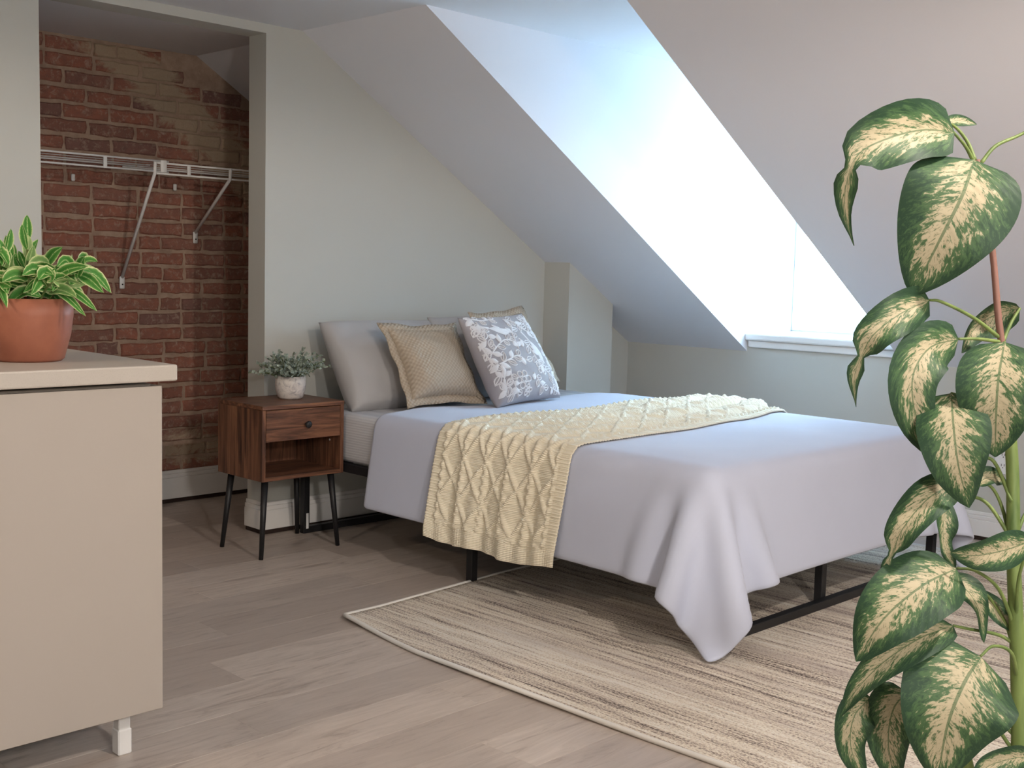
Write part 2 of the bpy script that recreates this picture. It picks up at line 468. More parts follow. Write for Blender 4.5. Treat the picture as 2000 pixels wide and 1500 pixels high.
# closet
structure(box('wall_closet_left', (LX-0.17, LX-0.05, YW+TH, YB+0.05, 0, ZC), M_wall))
structure(prism('wall_closet_right', [(3.56, 0), (3.68, 0), (3.68, zs(3.68)), (3.56, zs(3.56))], 'y', YW+TH, YB+0.05, M_wall))
structure(box('ceiling_closet', (X0, SX0, YW+TH, YB+0.15, ZC-0.012, ZC+0.1), M_ceil))
structure(prism('ceiling_closet_slope', [(SX0, ZC-0.012), (KX, zs(KX)-0.012), (KX, zs(KX)+0.1), (SX0, ZC+0.1)], 'y', YW+TH, YB+0.15, M_ceil))
brick_wall = structure(box('wall_closet_back', (LX-0.17, 3.68, YB+0.0075, YB+0.14, 0, ZC+0.05), M_mortar))
bmesh_var = {}
def brick_mesh(L, k):
    key = (L, k)
    if key not in bmesh_var:
        rr = random.Random(k*17+int(L*1000))
        bm = bmesh.new()
        nb = 5 if L > 0.15 else 3
        hb = 0.0545
        rim = [(L*i/nb, 0.0) for i in range(nb)]+[(L, hb*i/2) for i in range(2)]+[(L*(nb-i)/nb, hb) for i in range(nb)]+[(0.0, hb*(2-i)/2) for i in range(2)]
        jit = [(x+rr.uniform(-.004, .004), z_+rr.uniform(-.0035, .0035)) for x, z_ in rim]
        outer = [bm.verts.new((x, 0.007, z_)) for x, z_ in jit]
        back = [bm.verts.new((x, 0.030, z_)) for x, z_ in jit]
        inner = [bm.verts.new((x+(L/2-x)*0.055+0, rr.uniform(-.0015, .0015), z_+(hb/2-z_)*0.20)) for x, z_ in jit]
        m_ = len(rim)
        for i in range(m_):
            k2 = (i+1) % m_
            bm.faces.new((outer[i], outer[k2], inner[k2], inner[i])); bm.faces.new((back[i], back[k2], outer[k2], outer[i]))
        bm.faces.new(inner)
        bmesh.ops.recalc_face_normals(bm, faces=bm.faces)
        me = bpy.data.meshes.new('brick'); bm.to_mesh(me); bm.free(); me.materials.append(M_brick)
        bmesh_var[key] = me
    return bmesh_var[key]
z = 0.012; r = 0
while z < 2.03:
    x = LX-0.05 - (0.107 if r % 2 else 0.0) - random.uniform(0, 0.03)
    while x < 3.40:
        L = 0.097 if random.random() < 0.2 else 0.203
        top = z+0.06
        if top < zs(x+L)-0.012 and x+L < 3.56 and z > 0.08:
            o = bpy.data.objects.new('brick', brick_mesh(L, random.randrange(4)))
            o.location = (x, YB+random.uniform(-0.004, 0.003), z+random.uniform(-0.004, 0.004))
            o.rotation_euler = (0, random.uniform(-.012, .012), 0)
            o.parent = brick_wall; C.objects.link(o)
        x += L+random.uniform(0.010, 0.017)
    z += 0.0683; r += 1

# ceilings and dormer
structure(box('ceiling', (X0-0.1, SX0, Y0-0.1, YW+TH, ZC, ZC+0.12), M_ceil))
def slope_piece(name, ya, yb):
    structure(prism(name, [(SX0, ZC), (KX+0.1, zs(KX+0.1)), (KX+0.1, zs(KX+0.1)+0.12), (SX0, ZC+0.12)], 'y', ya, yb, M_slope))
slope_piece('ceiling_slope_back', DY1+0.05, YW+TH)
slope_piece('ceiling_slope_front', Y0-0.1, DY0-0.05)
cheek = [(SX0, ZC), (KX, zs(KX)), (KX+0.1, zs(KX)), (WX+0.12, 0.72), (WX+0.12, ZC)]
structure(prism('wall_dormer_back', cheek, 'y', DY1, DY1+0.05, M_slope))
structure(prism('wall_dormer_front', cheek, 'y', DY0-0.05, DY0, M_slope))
structure(box('ceiling_dormer', (SX0, WX+0.12, DY0-0.05, DY1+0.05, ZC, ZC+0.12), M_ceil))
bm = bmesh.new()
add_box(bm, WX, WX+0.10, DY0, DY1, 1.90, ZC); add_box(bm, WX, WX+0.10, DY0, DY1, 0.70, 0.84)
structure(bm_obj('wall_dormer_window', bm, M_slope))
bm = bmesh.new(); add_box(bm, KX+0.10, WX+0.02, DY0, DY1, 0.72, 0.80)
structure(bm_obj('wall_dormer_base', bm, M_slope))
# sill with a nosing and apron moulding
sill = structure(box('trim_1', (KX-0.028, WX, DY0-0.03, DY1, 0.800, 0.836), M_trim, bev=0.008, seg=2))
box('sill_apron', (KX-0.014, KX, DY0-0.02, DY1-0.012, 0.765, 0.800), M_trim, sill, 0.005, 2)

# window with glass, frame and backlit slatted blind
win = empty('window_1', (WX, (DY0+DY1)/2, 0.84)); structure(win)
def wpart(name, b, m, **k):
    lx, ly, lz = win.location
    return box(name, (b[0]-lx, b[1]-lx, b[2]-ly, b[3]-ly, b[4]-lz, b[5]-lz), m, win, **k)
for nm, b in (('jamb', (WX, WX+0.06, DY1-0.05, DY1, 0.84, 1.90)), ('jamb', (WX, WX+0.06, DY0, DY0+0.05, 0.84, 1.90)),
              ('head', (WX, WX+0.06, DY0+0.05, DY1-0.05, 1.85, 1.90)), ('bottom_rail', (WX, WX+0.06, DY0+0.05, DY1-0.05, 0.84, 0.89))):
    wpart(nm, b, M_trim, bev=0.004)
wpart('meeting_rail', (WX+0.045, WX+0.075, DY0+0.05, DY1-0.05, 1.35, 1.39), M_trim)
wpart('glass', (WX+0.058, WX+0.064, DY0+0.05, DY1-0.05, 0.89, 1.85), M_glass)
bm = bmesh.new(); add_box(bm, -0.024, 0.024, -(DY1-DY0)/2+0.056, (DY1-DY0)/2-0.056, -0.001, 0.001)
bmesh.ops.rotate(bm, verts=bm.verts, cent=(0, 0, 0), matrix=Matrix.Rotation(math.radians(62), 3, 'Y'))
sl_me = bpy.data.meshes.new('blind_slat'); bmesh.ops.recalc_face_normals(bm, faces=bm.faces); bm.to_mesh(sl_me); bm.free(); sl_me.materials.append(M_blind)
for k in range(22):
    o = bpy.data.objects.new('blind_slat', sl_me); o.location = (0.022, 0, 0.078+k*0.0425); o.parent = win; C.objects.link(o)
for sy in (-0.27, 0.27):
    tube('blind_cord', [(-0.004, sy, 0.06), (-0.004, sy, 1.0)], 0.0012, M_white, win, 5)

# baseboards with a dark gap line below
def base(name, pts, zt=0.135):
    """pts: polyline on the wall face, each with the direction out of the wall folded in by the left-hand normal"""
    root = None
    segs = []
    for (xa, ya), (xb, yb), (nx, ny) in pts:
        segs.append((xa, ya, xb, yb, nx, ny))
    bm = bmesh.new(); bg = bmesh.new()
    for xa, ya, xb, yb, nx, ny in segs:
        for t, z0, z1 in ((0.016, 0.02, zt-0.034), (0.013, zt-0.034, zt-0.016), (0.008, zt-0.016, zt)):
            x_ = sorted((xa, xb)) if nx == 0 else sorted((xa, xa+nx*t))
            y_ = sorted((ya, yb)) if ny == 0 else sorted((ya, ya+ny*t))
            if nx == 0 and len(segs) > 1 and name == 'baseboard_back': x_[0] -= 0.0
            add_box(bm, x_[0], x_[1], y_[0], y_[1], z0, z1, 0.002)
        x_ = sorted((xa, xb)) if nx == 0 else sorted((xa, xa+nx*0.008))
        y_ = sorted((ya, yb)) if ny == 0 else sorted((ya, ya+ny*0.008))
        add_box(bg, x_[0], x_[1], y_[0], y_[1], 0.001, 0.02)
    o = bm_obj(name, bm, M_trim); structure(o)
    bm_obj('gap_strip', bg, M_gap, o)
    return o
base('baseboard_back', [((JX-0.016, YW), (CX0, YW), (0, -1)), ((JX, YW-0.0), (JX, YW+TH), (-1, 0))])
base('baseboard_chimney', [((CX0, CY), (CX1, CY), (0, -1))])
base('baseboard_right', [((KX, Y0), (KX, YW), (-1, 0))], 0.125)
base('baseboard_closet', [((LX-0.05, YB), (3.56, YB), (0, -1))], 0.152)
base('baseboard_left', [((X0, YW), (LX, YW), (0, -1))])

# wall socket on the knee wall
so = empty('wall_socket', (KX, 2.03, 0.362))
tag(so, 'white double power socket low on the knee wall behind the tall plant', 'socket')
box('cover_plate', (-0.006, 0, -0.038, 0.038, -0.06, 0.06), M_white, so, 0.003, 2)
for zz in (-0.023, 0.023):
    f = box('receptacle', (-0.009, -0.006, -0.017, 0.017, zz-0.015, zz+0.015), M_white, so, 0.001)
    for yy in (-0.006, 0.006):
        box('slot', (-0.0095, -0.009, yy-0.0012, yy+0.0012, zz-0.002, zz+0.008), M_dark, f)
    box('slot', (-0.0095, -0.009, -0.002, 0.002, zz-0.010, zz-0.006), M_dark, f)

# ceiling lamps (out of frame)
def downlight(loc, watts, col, cone, label):
    o = empty('recessed_downlight', loc); tag(o, label, 'downlight', 'recessed ceiling downlights')
    lathe('trim_ring', [(0.050, 0.0), (0.075, 0.0), (0.075, -0.004), (0.066, -0.007), (0.052, -0.004), (0.050, 0.0)], M_white, o)
    lathe('lens', [(0.0, -0.0025), (0.050, -0.0025)], M_diff, o)
    l = bpy.data.lights.new('downlight_beam', 'SPOT'); l.energy = watts; l.color = col; l.shadow_soft_size = 0.045
    l.spot_size = math.radians(cone); l.spot_blend = 0.12
    lo = bpy.data.objects.new('downlight_beam', l); lo.location = (0, 0, -0.06); lo.parent = o; C.objects.link(lo)
downlight((1.80, 0.05, ZC), LAMP_W, LAMP_COL, 177, 'round recessed downlight near the foot of the bed')
downlight((-0.25, 2.40, ZC), KITCHEN_W, KITCHEN_COL, 179, 'round recessed downlight over the kitchen side')

pl_ = empty('added_fill_pendant', (0.25, -1.25, ZC)); tag(pl_, 'added unseen fill light shaped as a white globe pendant behind the viewpoint', 'fill light')  # added fill source, put here to lift the brightness of the sloped ceiling
lathe('canopy', [(0.0, 0.0), (0.055, 0.0), (0.05, -0.02), (0.0, -0.022)], M_white, pl_, n=24)
tube('cord', [(0, 0, -0.02), (0, 0, -0.16)], 0.004, M_black, pl_)
lathe('globe', [(0.11*math.sin(math.pi*k/12), -0.27+0.11*math.cos(math.pi*k/12)) for k in range(13)], emis('fill_globe_glow', (1.0, 0.94, 0.87), FILL_W/(4*math.pi*math.pi*0.11**2)), pl_, n=24)

# ================================================================== KITCHEN UNIT
cab = empty('base_cabinet', (0.85, 2.67, 0)); tag(cab, 'cream flat-panel base cabinet on short white legs', 'cabinet')
def rel(b, o):
    l = o.location; return (b[0]-l.x, b[1]-l.x, b[2]-l.y, b[3]-l.y, b[4]-l.z, b[5]-l.z)
box('carcass', rel((0.30, 1.280, 2.395, 2.93, 0.113, 0.850), cab), M_cab, cab, 0.001)
box('back_panel', rel((0.298, 1.296, 2.374, 2.393, 0.112, 0.846), cab), M_cab, cab, 0.0012)
box('side_panel', rel((1.281, 1.296, 2.394, 2.93, 0.112, 0.846), cab), M_cab, cab, 0.001)
for lx_, ly_ in ((1.235, 2.45), (0.34, 2.45), (1.235, 2.88), (0.34, 2.88)):
    bm = bmesh.new()
    add_box(bm, lx_-0.014, lx_+0.014, ly_-0.014, ly_+0.014, 0.0, 0.113, 0.002)
    add_box(bm, lx_-0.0165, lx_+0.0165, ly_-0.0165, ly_+0.0165, 0.0, 0.06, 0.003)
    bmesh.ops.translate(bm, verts=bm.verts, vec=-cab.location)
    bm_obj('leg', bm, M_white, cab)
ct = box('countertop', (0.27, 1.320, 2.348, 2.96, 0.858, 0.894), M_top, None, 0.004, 2)
tag(ct, 'thick cream speckled worktop on the base cabinet', 'worktop')
box('support_rail', (0.33, 1.25, 2.43, 2.9, 0.850, 0.858), M_gap, ct)

# leaf builder -------------------------------------------------------
def leaf(name, mids, half, mat, parent, roll=0.0, fold=0.35, nv=18, nu=8, wave=0.0, seed=0, prof=(0.55, 0.85), curl=0.0, pinch=None):
    """blade along the 3-D midrib points; half = half width in metres"""
    P = catmull(mids, nv)
    rr = random.Random(seed)
    ph = rr.uniform(0, 6)
    pk = prof[0]/(prof[0]+prof[1]); nrmw = pk**prof[0]*(1-pk)**prof[1]
    vs, uv = [], []
    for i in range(nv):
        t = i/(nv-1)
        T = P[min(i+1, nv-1)]-P[max(i-1, 0)]; T = T/np.linalg.norm(T)
        V = P[i]-CAM; V = V/np.linalg.norm(V)
        side = np.cross(T, V); side /= np.linalg.norm(side)
        nor = np.cross(side, T)
        a = roll(t) if callable(roll) else roll
        s2 = side*math.cos(a)+nor*math.sin(a); n2 = -side*math.sin(a)+nor*math.cos(a)
        w = half*(t**prof[0]*(1-t)**prof[1])/nrmw if 0 < t < 1 else 0.0
        if pinch: w *= 1-0.72*math.exp(-((t-pinch)/0.07)**2)
        w = max(w, half*0.012)
        for j in range(nu+1):
            u = -1+2*j/nu
            lift = fold*abs(u)*w - curl*u*u*w + wave*w*math.sin(t*9+ph+(2 if u > 0 else 0))*u*u
            vs.append(P[i]+s2*u*w*math.sqrt(max(0.05, 1-(fold*0.6)**2))+n2*lift*(-1))
            uv.append(((u+1)/2, t))
    fs = [(i*(nu+1)+j, i*(nu+1)+j+1, (i+1)*(nu+1)+j+1, (i+1)*(nu+1)+j) for i in range(nv-1) for j in range(nu)]
    o = mesh_obj(name, vs, fs, mat, None, True, uv)
    if parent is not None:
        o.parent = parent; o.matrix_parent_inverse = Matrix.Translation(-Vector(parent.location))
    return o

def world_child(o, parent):
    o.parent = parent; o.matrix_parent_inverse = Matrix.Translation(-Vector(parent.location)); return o

# potted plant on the worktop ---------------------------------------
PX, PY, PZ = 1.092, 2.590, 0.894
pp = empty('potted_plant', (PX, PY, PZ)); tag(pp, 'terracotta pot of green and cream striped foliage on the worktop', 'potted plant')
lathe('pot', [(0.0, 0.0), (0.068, 0.0), (0.075, 0.006), (0.089, 0.06), (0.094, 0.10), (0.095, 0.138), (0.090, 0.138), (0.088, 0.10), (0.084, 0.07)], M_terra, pp, n=48)
lathe('soil', [(0.0, 0.118), (0.05, 0.122), (0.083, 0.116)], M_soil, pp, n=24)
rr = random.Random(11)
def hoya(b, az, el, L, w, bend, seed, roll=0.0):
    b = np.array(b); d = np.array([math.cos(az)*math.cos(el), math.sin(az)*math.cos(el), math.sin(el)])
    m1_ = b+d*L*0.5; m2_ = b+d*L; m2_ = m2_+np.array([0, 0, -bend*L]); m1_ = m1_+np.array([0, 0, bend*L*0.12])
    leaf('leaf', [b, m1_, m2_], w, M_hoya, pp, roll=roll, fold=0.45, nv=9, nu=4, seed=seed, prof=(0.7, 0.8))
k = 0
for s in range(9):      # trailing and upright shoots
    az0 = s*2*math.pi/9+rr.uniform(-.25, .25)
    lean = rr.uniform(0.35, 0.95)
    Ls = rr.uniform(0.09, 0.13)
    b0 = np.array([PX+0.03*math.cos(az0), PY+0.03*math.sin(az0), PZ+0.115])
    d = np.array([math.cos(az0)*math.sin(lean), math.sin(az0)*math.sin(lean), math.cos(lean)])
    pts = [b0, b0+d*Ls*0.6, b0+d*Ls+np.array([0, 0, -0.012])]
    world_child(tube('shoot', catmull(pts, 7), 0.0025, M_stem, None, 6), pp)
    P = catmull(pts, 8)
    for j in range(2, 8):
        for q in range(2 if j > 3 else 1):
            hoya(P[j], az0+(1.3 if (j+q) % 2 else -1.3)+rr.uniform(-.8, .8), rr.uniform(-.15, .75), rr.uniform(.06, .088), rr.uniform(.012, .018), rr.uniform(.1, .5), k, rr.uniform(-.9, .9)); k += 1
for (bx, by, hh, az) in ((-0.012, -0.02, 0.185, 0.4), (0.004, 0.012, 0.215, 1.2), (-0.055, -0.01, 0.17, 2.6), (-0.03, 0.02, 0.15, 0.2)):   # tall shoots
    b0 = np.array([PX+bx, PY+by, PZ+0.11]); tp = b0+np.array([0.004, 0.0, hh*0.72])
    world_child(tube('shoot', [b0, (b0+tp)/2+np.array([.006, 0, 0]), tp], 0.0022, M_stem, None, 6), pp)
    for j in range(5):
        f_ = 0.35+0.16*j
        hoya(b0+(tp-b0)*min(f_, 1), az+j*2.3, 1.05+0.08*j, 0.06, 0.0115, 0.05, k, rr.uniform(-.8, .8)); k += 1
for px_, py_, qx, qy, w in ((150, 535, 203, 572, .014), (120, 560, 190, 608, .010), (105, 565, 168, 618, .009), (100, 545, 172, 520, .013), (85, 525, 122, 482, .013), (90, 568, 150, 580, .016), (60, 560, 12, 592, .014), (150, 545, 165, 500, .012)):
    a_ = at(px_, py_, 2.58); b_ = at(qx, qy, 2.52)
    leaf('leaf', [a_, (a_+b_)/2+np.array([0, 0, 0.008]), b_], w, M_hoya, pp, roll=rr.uniform(-.5, .5), fold=0.4, nv=9, nu=4, seed=k, prof=(0.7, 0.8)); k += 1

# ================================================================== CLOSET SHELF
YS = 4.64
sh = empty('wire_shelf', (2.5, YB, 1.54)); tag(sh, 'white wire closet shelf on two diagonal braces against the brick', 'shelf')
def shp(name, fn, mat=M_white):
    bm = bmesh.new(); fn(bm); bmesh.ops.translate(bm, verts=bm.verts, vec=-Vector(sh.location)); return bm_obj(name, bm, mat, sh, True)
for xa, xb, dz in ((LX-0.05, 2.565, 0.0), (2.505, 3.50, -0.008)):
    shp('front_rail', lambda bm: add_tube(bm, [(xa, YS, 1.540+dz), (xb, YS, 1.540+dz)], 0.0042, 8))
    shp('lip_rail', lambda bm: add_tube(bm, [(xa, YS, 1.496+dz), (xb, YS, 1.496+dz)], 0.0042, 8))
    shp('back_rail', lambda bm: add_tube(bm, [(xa, YB-0.012, 1.536+dz), (xb, YB-0.012, 1.536+dz)], 0.0035, 8))
    shp('middle_rail', lambda bm: add_tube(bm, [(xa, 4.80, 1.533+dz), (xb, 4.80, 1.533+dz)], 0.003, 8))
    for yw in (4.72,):
        shp('deck_wire', lambda bm: add_tube(bm, [(xa, yw, 1.536+dz), (xb, yw, 1.536+dz)], 0.0018, 6))
for x, dz in ((2.281, 0), (2.662, -0.008), (1.95, 0), (3.1, -0.008)):
    shp('lip_tie', lambda bm: add_box(bm, x-0.008, x+0.008, YS-0.004, YS+0.003, 1.492+dz, 1.543+dz, 0.001))
shp('splice_clip', lambda bm: add_box(bm, 2.528, 2.556, YS-0.006, YS+0.006, 1.494, 1.545, 0.002))
for xb_, zb in ((2.502, 1.013), (2.865, 1.225)):
    shp('diagonal_brace', lambda bm: add_tube(bm, [(xb_, YB-0.008, zb+0.03), (xb_, YS+0.0, 1.488), (xb_, YS-0.004, 1.536)], 0.0075, 8))
    f = shp('brace_foot', lambda bm: add_box(bm, xb_-0.012, xb_+0.012, YB-0.012, YB-0.004, zb-0.02, zb+0.034, 0.003))
    shp('screw', lambda bm: add_box(bm, xb_-0.003, xb_+0.003, YB-0.014, YB-0.012, zb-0.004, zb+0.002), M_dark)
for x, z_ in ((2.281, 1.48), (2.76, 1.47)):
    shp('wall_clip', lambda bm: add_box(bm, x-0.008, x+0.008, YB-0.016, YB-0.004, z_-0.03, z_, 0.003))

# ================================================================== NIGHTSTAND
NX0, NX1, NY0, NY1, NZ0, NZ1 = 2.455, 2.834, 3.748, 4.058, 0.300, 0.588
ns = empty('nightstand', ((NX0+NX1)/2, (NY0+NY1)/2, 0)); tag(ns, 'walnut nightstand with one drawer, open shelf and black splayed legs', 'nightstand')
t_ = 0.016
box('top_panel', rel((NX0-.001, NX1+.001, NY0-.002, NY1, NZ1-t_, NZ1), ns), M_walx, ns, 0.0015)
box('side_panel', rel((NX0, NX0+t_, NY0, NY1, NZ0, NZ1-t_), ns), M_walz, ns, 0.001)
box('side_panel', rel((NX1-t_, NX1, NY0, NY1, NZ0, NZ1-t_), ns), M_walz, ns, 0.001)
box('bottom_panel', rel((NX0+t_, NX1-t_, NY0, NY1, NZ0, NZ0+t_), ns), M_walx, ns, 0.001)
box('back_panel', rel((NX0+t_, NX1-t_, NY1-0.008, NY1, NZ0+t_, NZ1-t_), ns), M_walz, ns)
box('drawer_base', rel((NX0+t_+.004, NX1-t_-.004, NY0+0.016, NY1-0.02, 0.452, 0.462), ns), M_walx, ns)
dr = box('drawer_front', rel((NX0+t_+.002, NX1-t_-.002, NY0, NY0+0.016, 0.450, NZ1-t_-.003), ns), M_walx, ns, 0.001)
bm = bmesh.new()
kx, ky, kz = (NX0+NX1)/2+0.008, NY0, 0.508
bm.free()
kn_ = lathe('knob', [(0.0, 0.0), (0.005, 0.0), (0.005, 0.012), (0.013, 0.015), (0.014, 0.021), (0.009, 0.026), (0.0, 0.0265)], M_black, None, n=20)
kn_.data.transform(Matrix.Translation((kx-ns.location.x, ky-ns.location.y, kz))@Matrix.Rotation(math.radians(90), 4, 'X'))
kn_.parent = dr
cam_dot = lathe('cam_cover', [(0.0, 0.0), (0.004, 0.0), (0.004, 0.002), (0.0, 0.002)], M_white, None, n=12)
cam_dot.data.transform(Matrix.Translation((NX1-t_-ns.location.x, NY0+0.07-ns.location.y, 0.425))@Matrix.Rotation(math.radians(-90), 4, 'Y')); cam_dot.parent = ns
for fx, fy, tx, ty in ((2.462, 3.762, 2.492, 3.785), (2.828, 3.772, 2.798, 3.785), (2.460, 4.036, 2.492, 4.018), (2.826, 4.050, 2.798, 4.018)):
    l = ns.location
    tube('leg', [(fx-l.x, fy-l.y, 0.0), (tx-l.x, ty-l.y, NZ0)], [0.0085, 0.0135], M_black, ns, 12)
    box('leg_plate', (tx-l.x-0.022, tx-l.x+0.022, ty-l.y-0.022, ty-l.y+0.022, NZ0-0.004, NZ0), M_black, ns)

# small plant on the nightstand
EX, EY, EZ = 2.695, 3.915, NZ1
ep = empty('small_potted_plant', (EX, EY, EZ)); tag(ep, 'dusty green small-leaved plant in a marbled white pot on the nightstand', 'potted plant')
lathe('pot', [(0.0, 0.0), (0.040, 0.0), (0.050, 0.008), (0.059, 0.035), (0.061, 0.06), (0.058, 0.092), (0.053, 0.092), (0.055, 0.06), (0.05, 0.05)], M_marble, ep, n=36)
lathe('soil', [(0.0, 0.075), (0.056, 0.073)], M_soil, ep, n=20)
rr = random.Random(5)
fb = bmesh.new(); sb = bmesh.new()
for s in range(84):
    az = rr.uniform(0, 2*math.pi); ln = rr.uniform(0.06, 0.160); el = rr.uniform(0.15, 1.45)
    if math.cos(az) > 0.3: el = max(el, 0.45)
    b0 = Vector((0.03*math.cos(az), 0.03*math.sin(az), 0.075))
    d = Vector((math.cos(az)*math.cos(el), math.sin(az)*math.cos(el)*0.8, math.sin(el)*0.75))
    pts = [b0, b0+d*ln*0.55+Vector((0, 0, 0.018)), b0+d*ln+Vector((0, 0, 0.005))]
    add_tube(sb, [tuple(p) for p in catmull(pts, 5)], 0.001, 4, False)
    P = catmull(pts, 11)
    for j in range(2, 11):
        for sd in (-1, 1):
            c0 = Vector(P[j])
            ld = (Vector((rr.uniform(-1, 1), rr.uniform(-1, 1), rr.uniform(-.3, 1)))).normalized()
            up = Vector((rr.uniform(-1, 1), rr.uniform(-1, 1), rr.uniform(-1, 1))).normalized()
            sv = ld.cross(up).normalized(); L = rr.uniform(0.011, 0.019); w = L*0.42
            v = [fb.verts.new(c0), fb.verts.new(c0+ld*L*0.5+sv*w), fb.verts.new(c0+ld*L), fb.verts.new(c0+ld*L*0.5-sv*w)]
            fb.faces.new(v)
tag(bm_obj('foliage', fb, M_euc, ep), kind='stuff'); bm_obj('stems', sb, M_stem, ep)

# ================================================================== BED
BX0, BX1, BY0, BY1 = 2.842, 4.342, 1.982, 4.055
bf = empty('platform_bed', ((BX0+BX1)/2, (BY0+BY1)/2, 0)); tag(bf, 'low black metal platform bed with square tube legs', 'bed')
T = 0.030
def bb_(name, b, **k): return box(name, rel(b, bf), M_black, bf, **k)
for (yy) in (BY0, BY1-T):
    zr = 0.010 if yy == BY0 else 0.0
    bb_('floor_rail', (BX0, BX1, yy, yy+T, zr, zr+0.028), bev=0.002)
for xx in (BX0, (BX0+BX1)/2-T/2-0.03, BX1-T):
    for yy, z0 in ((BY0+(0.03 if BX0 < xx < 4 else 0), 0.028), (3.0, 0.0), (BY1-T, 0.028)):
        z0 = 0.010 if (BX0 < xx < 4 and yy < 2.9) else (0.038 if yy == BY0 else z0)
        bb_('leg', (xx, xx+T, yy, yy+T, z0, 0.30), bev=0.002)
for xx in (BX0, (BX0+BX1)/2-T/2, BX1-T):
    bb_('side_rail', (xx, xx+T, BY0, BY1, 0.30, 0.335), bev=0.002)
for yy in (BY0, 3.0, BY1-T):
    bb_('cross_rail', (BX0+T, BX1-T, yy, yy+T, 0.302, 0.335), bev=0.002)
for k in range(9):
    yy = BY0+0.12+k*0.21
    bb_('bed_slat', (BX0+T, BX1-T, yy, yy+0.05, 0.325, 0.335))
box('sticker', rel((BX0+0.012, BX0+0.024, BY1-T-0.001, BY1-T, 0.02, 0.085), bf), M_white, bf)

# mattress with fitted striped sheet
def rounded_slab(name, b, mat, r=0.05, seg=4, parent=None):
    return box(name, b, mat, parent, r, seg, True)
MZ0, MZ1 = 0.336, 0.537
mt = rounded_slab('mattress', (BX0+.006, BX1-.006, BY0+.01, BY1-.01, MZ0, MZ1), M_sheet, 0.03, 4)
tag(mt, 'white mattress in a finely striped fitted sheet', 'mattress')

# duvet: cloth settled over the bed (position based dynamics) ---------
def settle():
    h = 0.03
    dl, dr_, df = 0.328, 0.31, 0.325
    xa, xb = BX0-dl, BX1+dr_
    yh, yf = 3.565, BY0-df
    nx = int(round((xb-xa)/h))+1; ny = int(round((yh-yf)/h))+1
    A, B = np.meshgrid(np.linspace(xa, xb, nx), np.linspace(yh, yf, ny), indexing='ij')
    hx = (xb-xa)/(nx-1); hy = (yh-yf)/(ny-1)
    rng = np.random.default_rng(3)
    P = np.stack([A, B, np.full_like(A, 0.60)], -1)
    P[..., 2] += rng.normal(0, 0.002, A.shape)
    V = np.zeros_like(P)
    rad = 0.045
    lo = np.array([BX0-0.004, BY0-0.004, -1.0]); hi = np.array([BX1+0.004, 5.0, 0.545])
    cen = (lo+hi)/2; half = (hi-lo)/2-rad
    con = []
    def pair(s1, s2, L, k): con.append((s1, s2, L, k))
    I = np.arange(nx); J = np.arange(ny)
    for par in (0, 1):
        i = I[par:nx-1:2]; pair((i[:, None], J[None, :]), (i[:, None]+1, J[None, :]), hx, 1.0)
        j = J[par:ny-1:2]; pair((I[:, None], j[None, :]), (I[:, None], j[None, :]+1), hy, 1.0)
    dg = math.hypot(hx, hy)
    for par in (0, 1):
        i = I[par:nx-1:2]
        pair((i[:, None], J[None, :-1]), (i[:, None]+1, J[None, 1:]), dg, 0.5)
        pair((i[:, None], J[None, 1:]), (i[:, None]+1, J[None, :-1]), dg, 0.5)
    for par in (0, 2):
        i = np.array([a for a in range(nx-2) if a % 4 in (par, par+1)]); pair((i[:, None], J[None, :]), (i[:, None]+2, J[None, :]), 2*hx, 0.3)
        j = np.array([a for a in range(ny-2) if a % 4 in (par, par+1)]); pair((I[:, None], j[None, :]), (I[:, None], j[None, :]+2), 2*hy, 0.3)
    dt = 0.02
    for st in range(170):
        V[..., 2] -= 4.0*dt
        V *= 0.97 if st < 110 else 0.90
        Q = P.copy()
        P = P+V*dt
        for it in range(9):
            for s1, s2, L, k in con:
                a = P[s1]; b = P[s2]; d = b-a; ln = np.sqrt((d*d).sum(-1, keepdims=True))+1e-9
                cor = d*(0.5*k*(ln-L)/ln)
                P[s1] = a+cor; P[s2] = b-cor
            q = np.abs(P-cen)-half
            fl_ = 0.15*np.clip(0.50-P[..., 2], 0, 0.45)
            q[..., 0] -= fl_; q[..., 1] -= fl_
            qm = np.maximum(q, 0); ln = np.sqrt((qm*qm).sum(-1))
            sg = np.sign(P-cen)
            ins = (ln-rad < 0.0)
            g = qm*sg/(ln[..., None]+1e-9)
            deep = ln < 1e-6
            g[deep] = (0, 0, 1)
            push = np.where(deep, (hi[2]-P[..., 2]), rad-ln)
            P = np.where(ins[..., None], P+g*push[..., None], P)
            mu = 0.55
            P = np.where(ins[..., None], Q+(P-Q)*(1-mu*(1-np.abs(g))), P)
            P[..., 2] = np.maximum(P[..., 2], 0.02)
        V = (P-Q)/dt
    return A, B, P, hx, hy
DA, DB, DP, DHX, DHY = settle()
# soft filling: slow swells on top
for i in range(DP.shape[0]):
    for j in range(DP.shape[1]):
        a, b = DA[i, j], DB[i, j]
        inside = min(1, max(0, (a-BX0)/0.2))*min(1, max(0, (BX1-a)/0.2))*min(1, max(0, (b-BY0)/0.2))
        DP[i, j, 2] += 0.012*inside*(0.8+mnoise.noise(Vector((a*2.6, b*2.6, 1.3)))) 
nx_, ny_ = DA.shape
fs = [(i*ny_+j, i*ny_+j+1, (i+1)*ny_+j+1, (i+1)*ny_+j) for i in range(nx_-1) for j in range(ny_-1)]
duvet = mesh_obj('duvet', DP.reshape(-1, 3), fs, M_duvet, None, True)
so_ = duvet.modifiers.new('thick', 'SOLIDIFY'); so_.thickness = 0.014; so_.offset = 0.0
sb_ = duvet.modifiers.new('soft', 'SUBSURF'); sb_.levels = 1; sb_.render_levels = 1
tag(duvet, 'pale blue-grey duvet draped over the bed with a hanging corner', 'duvet')

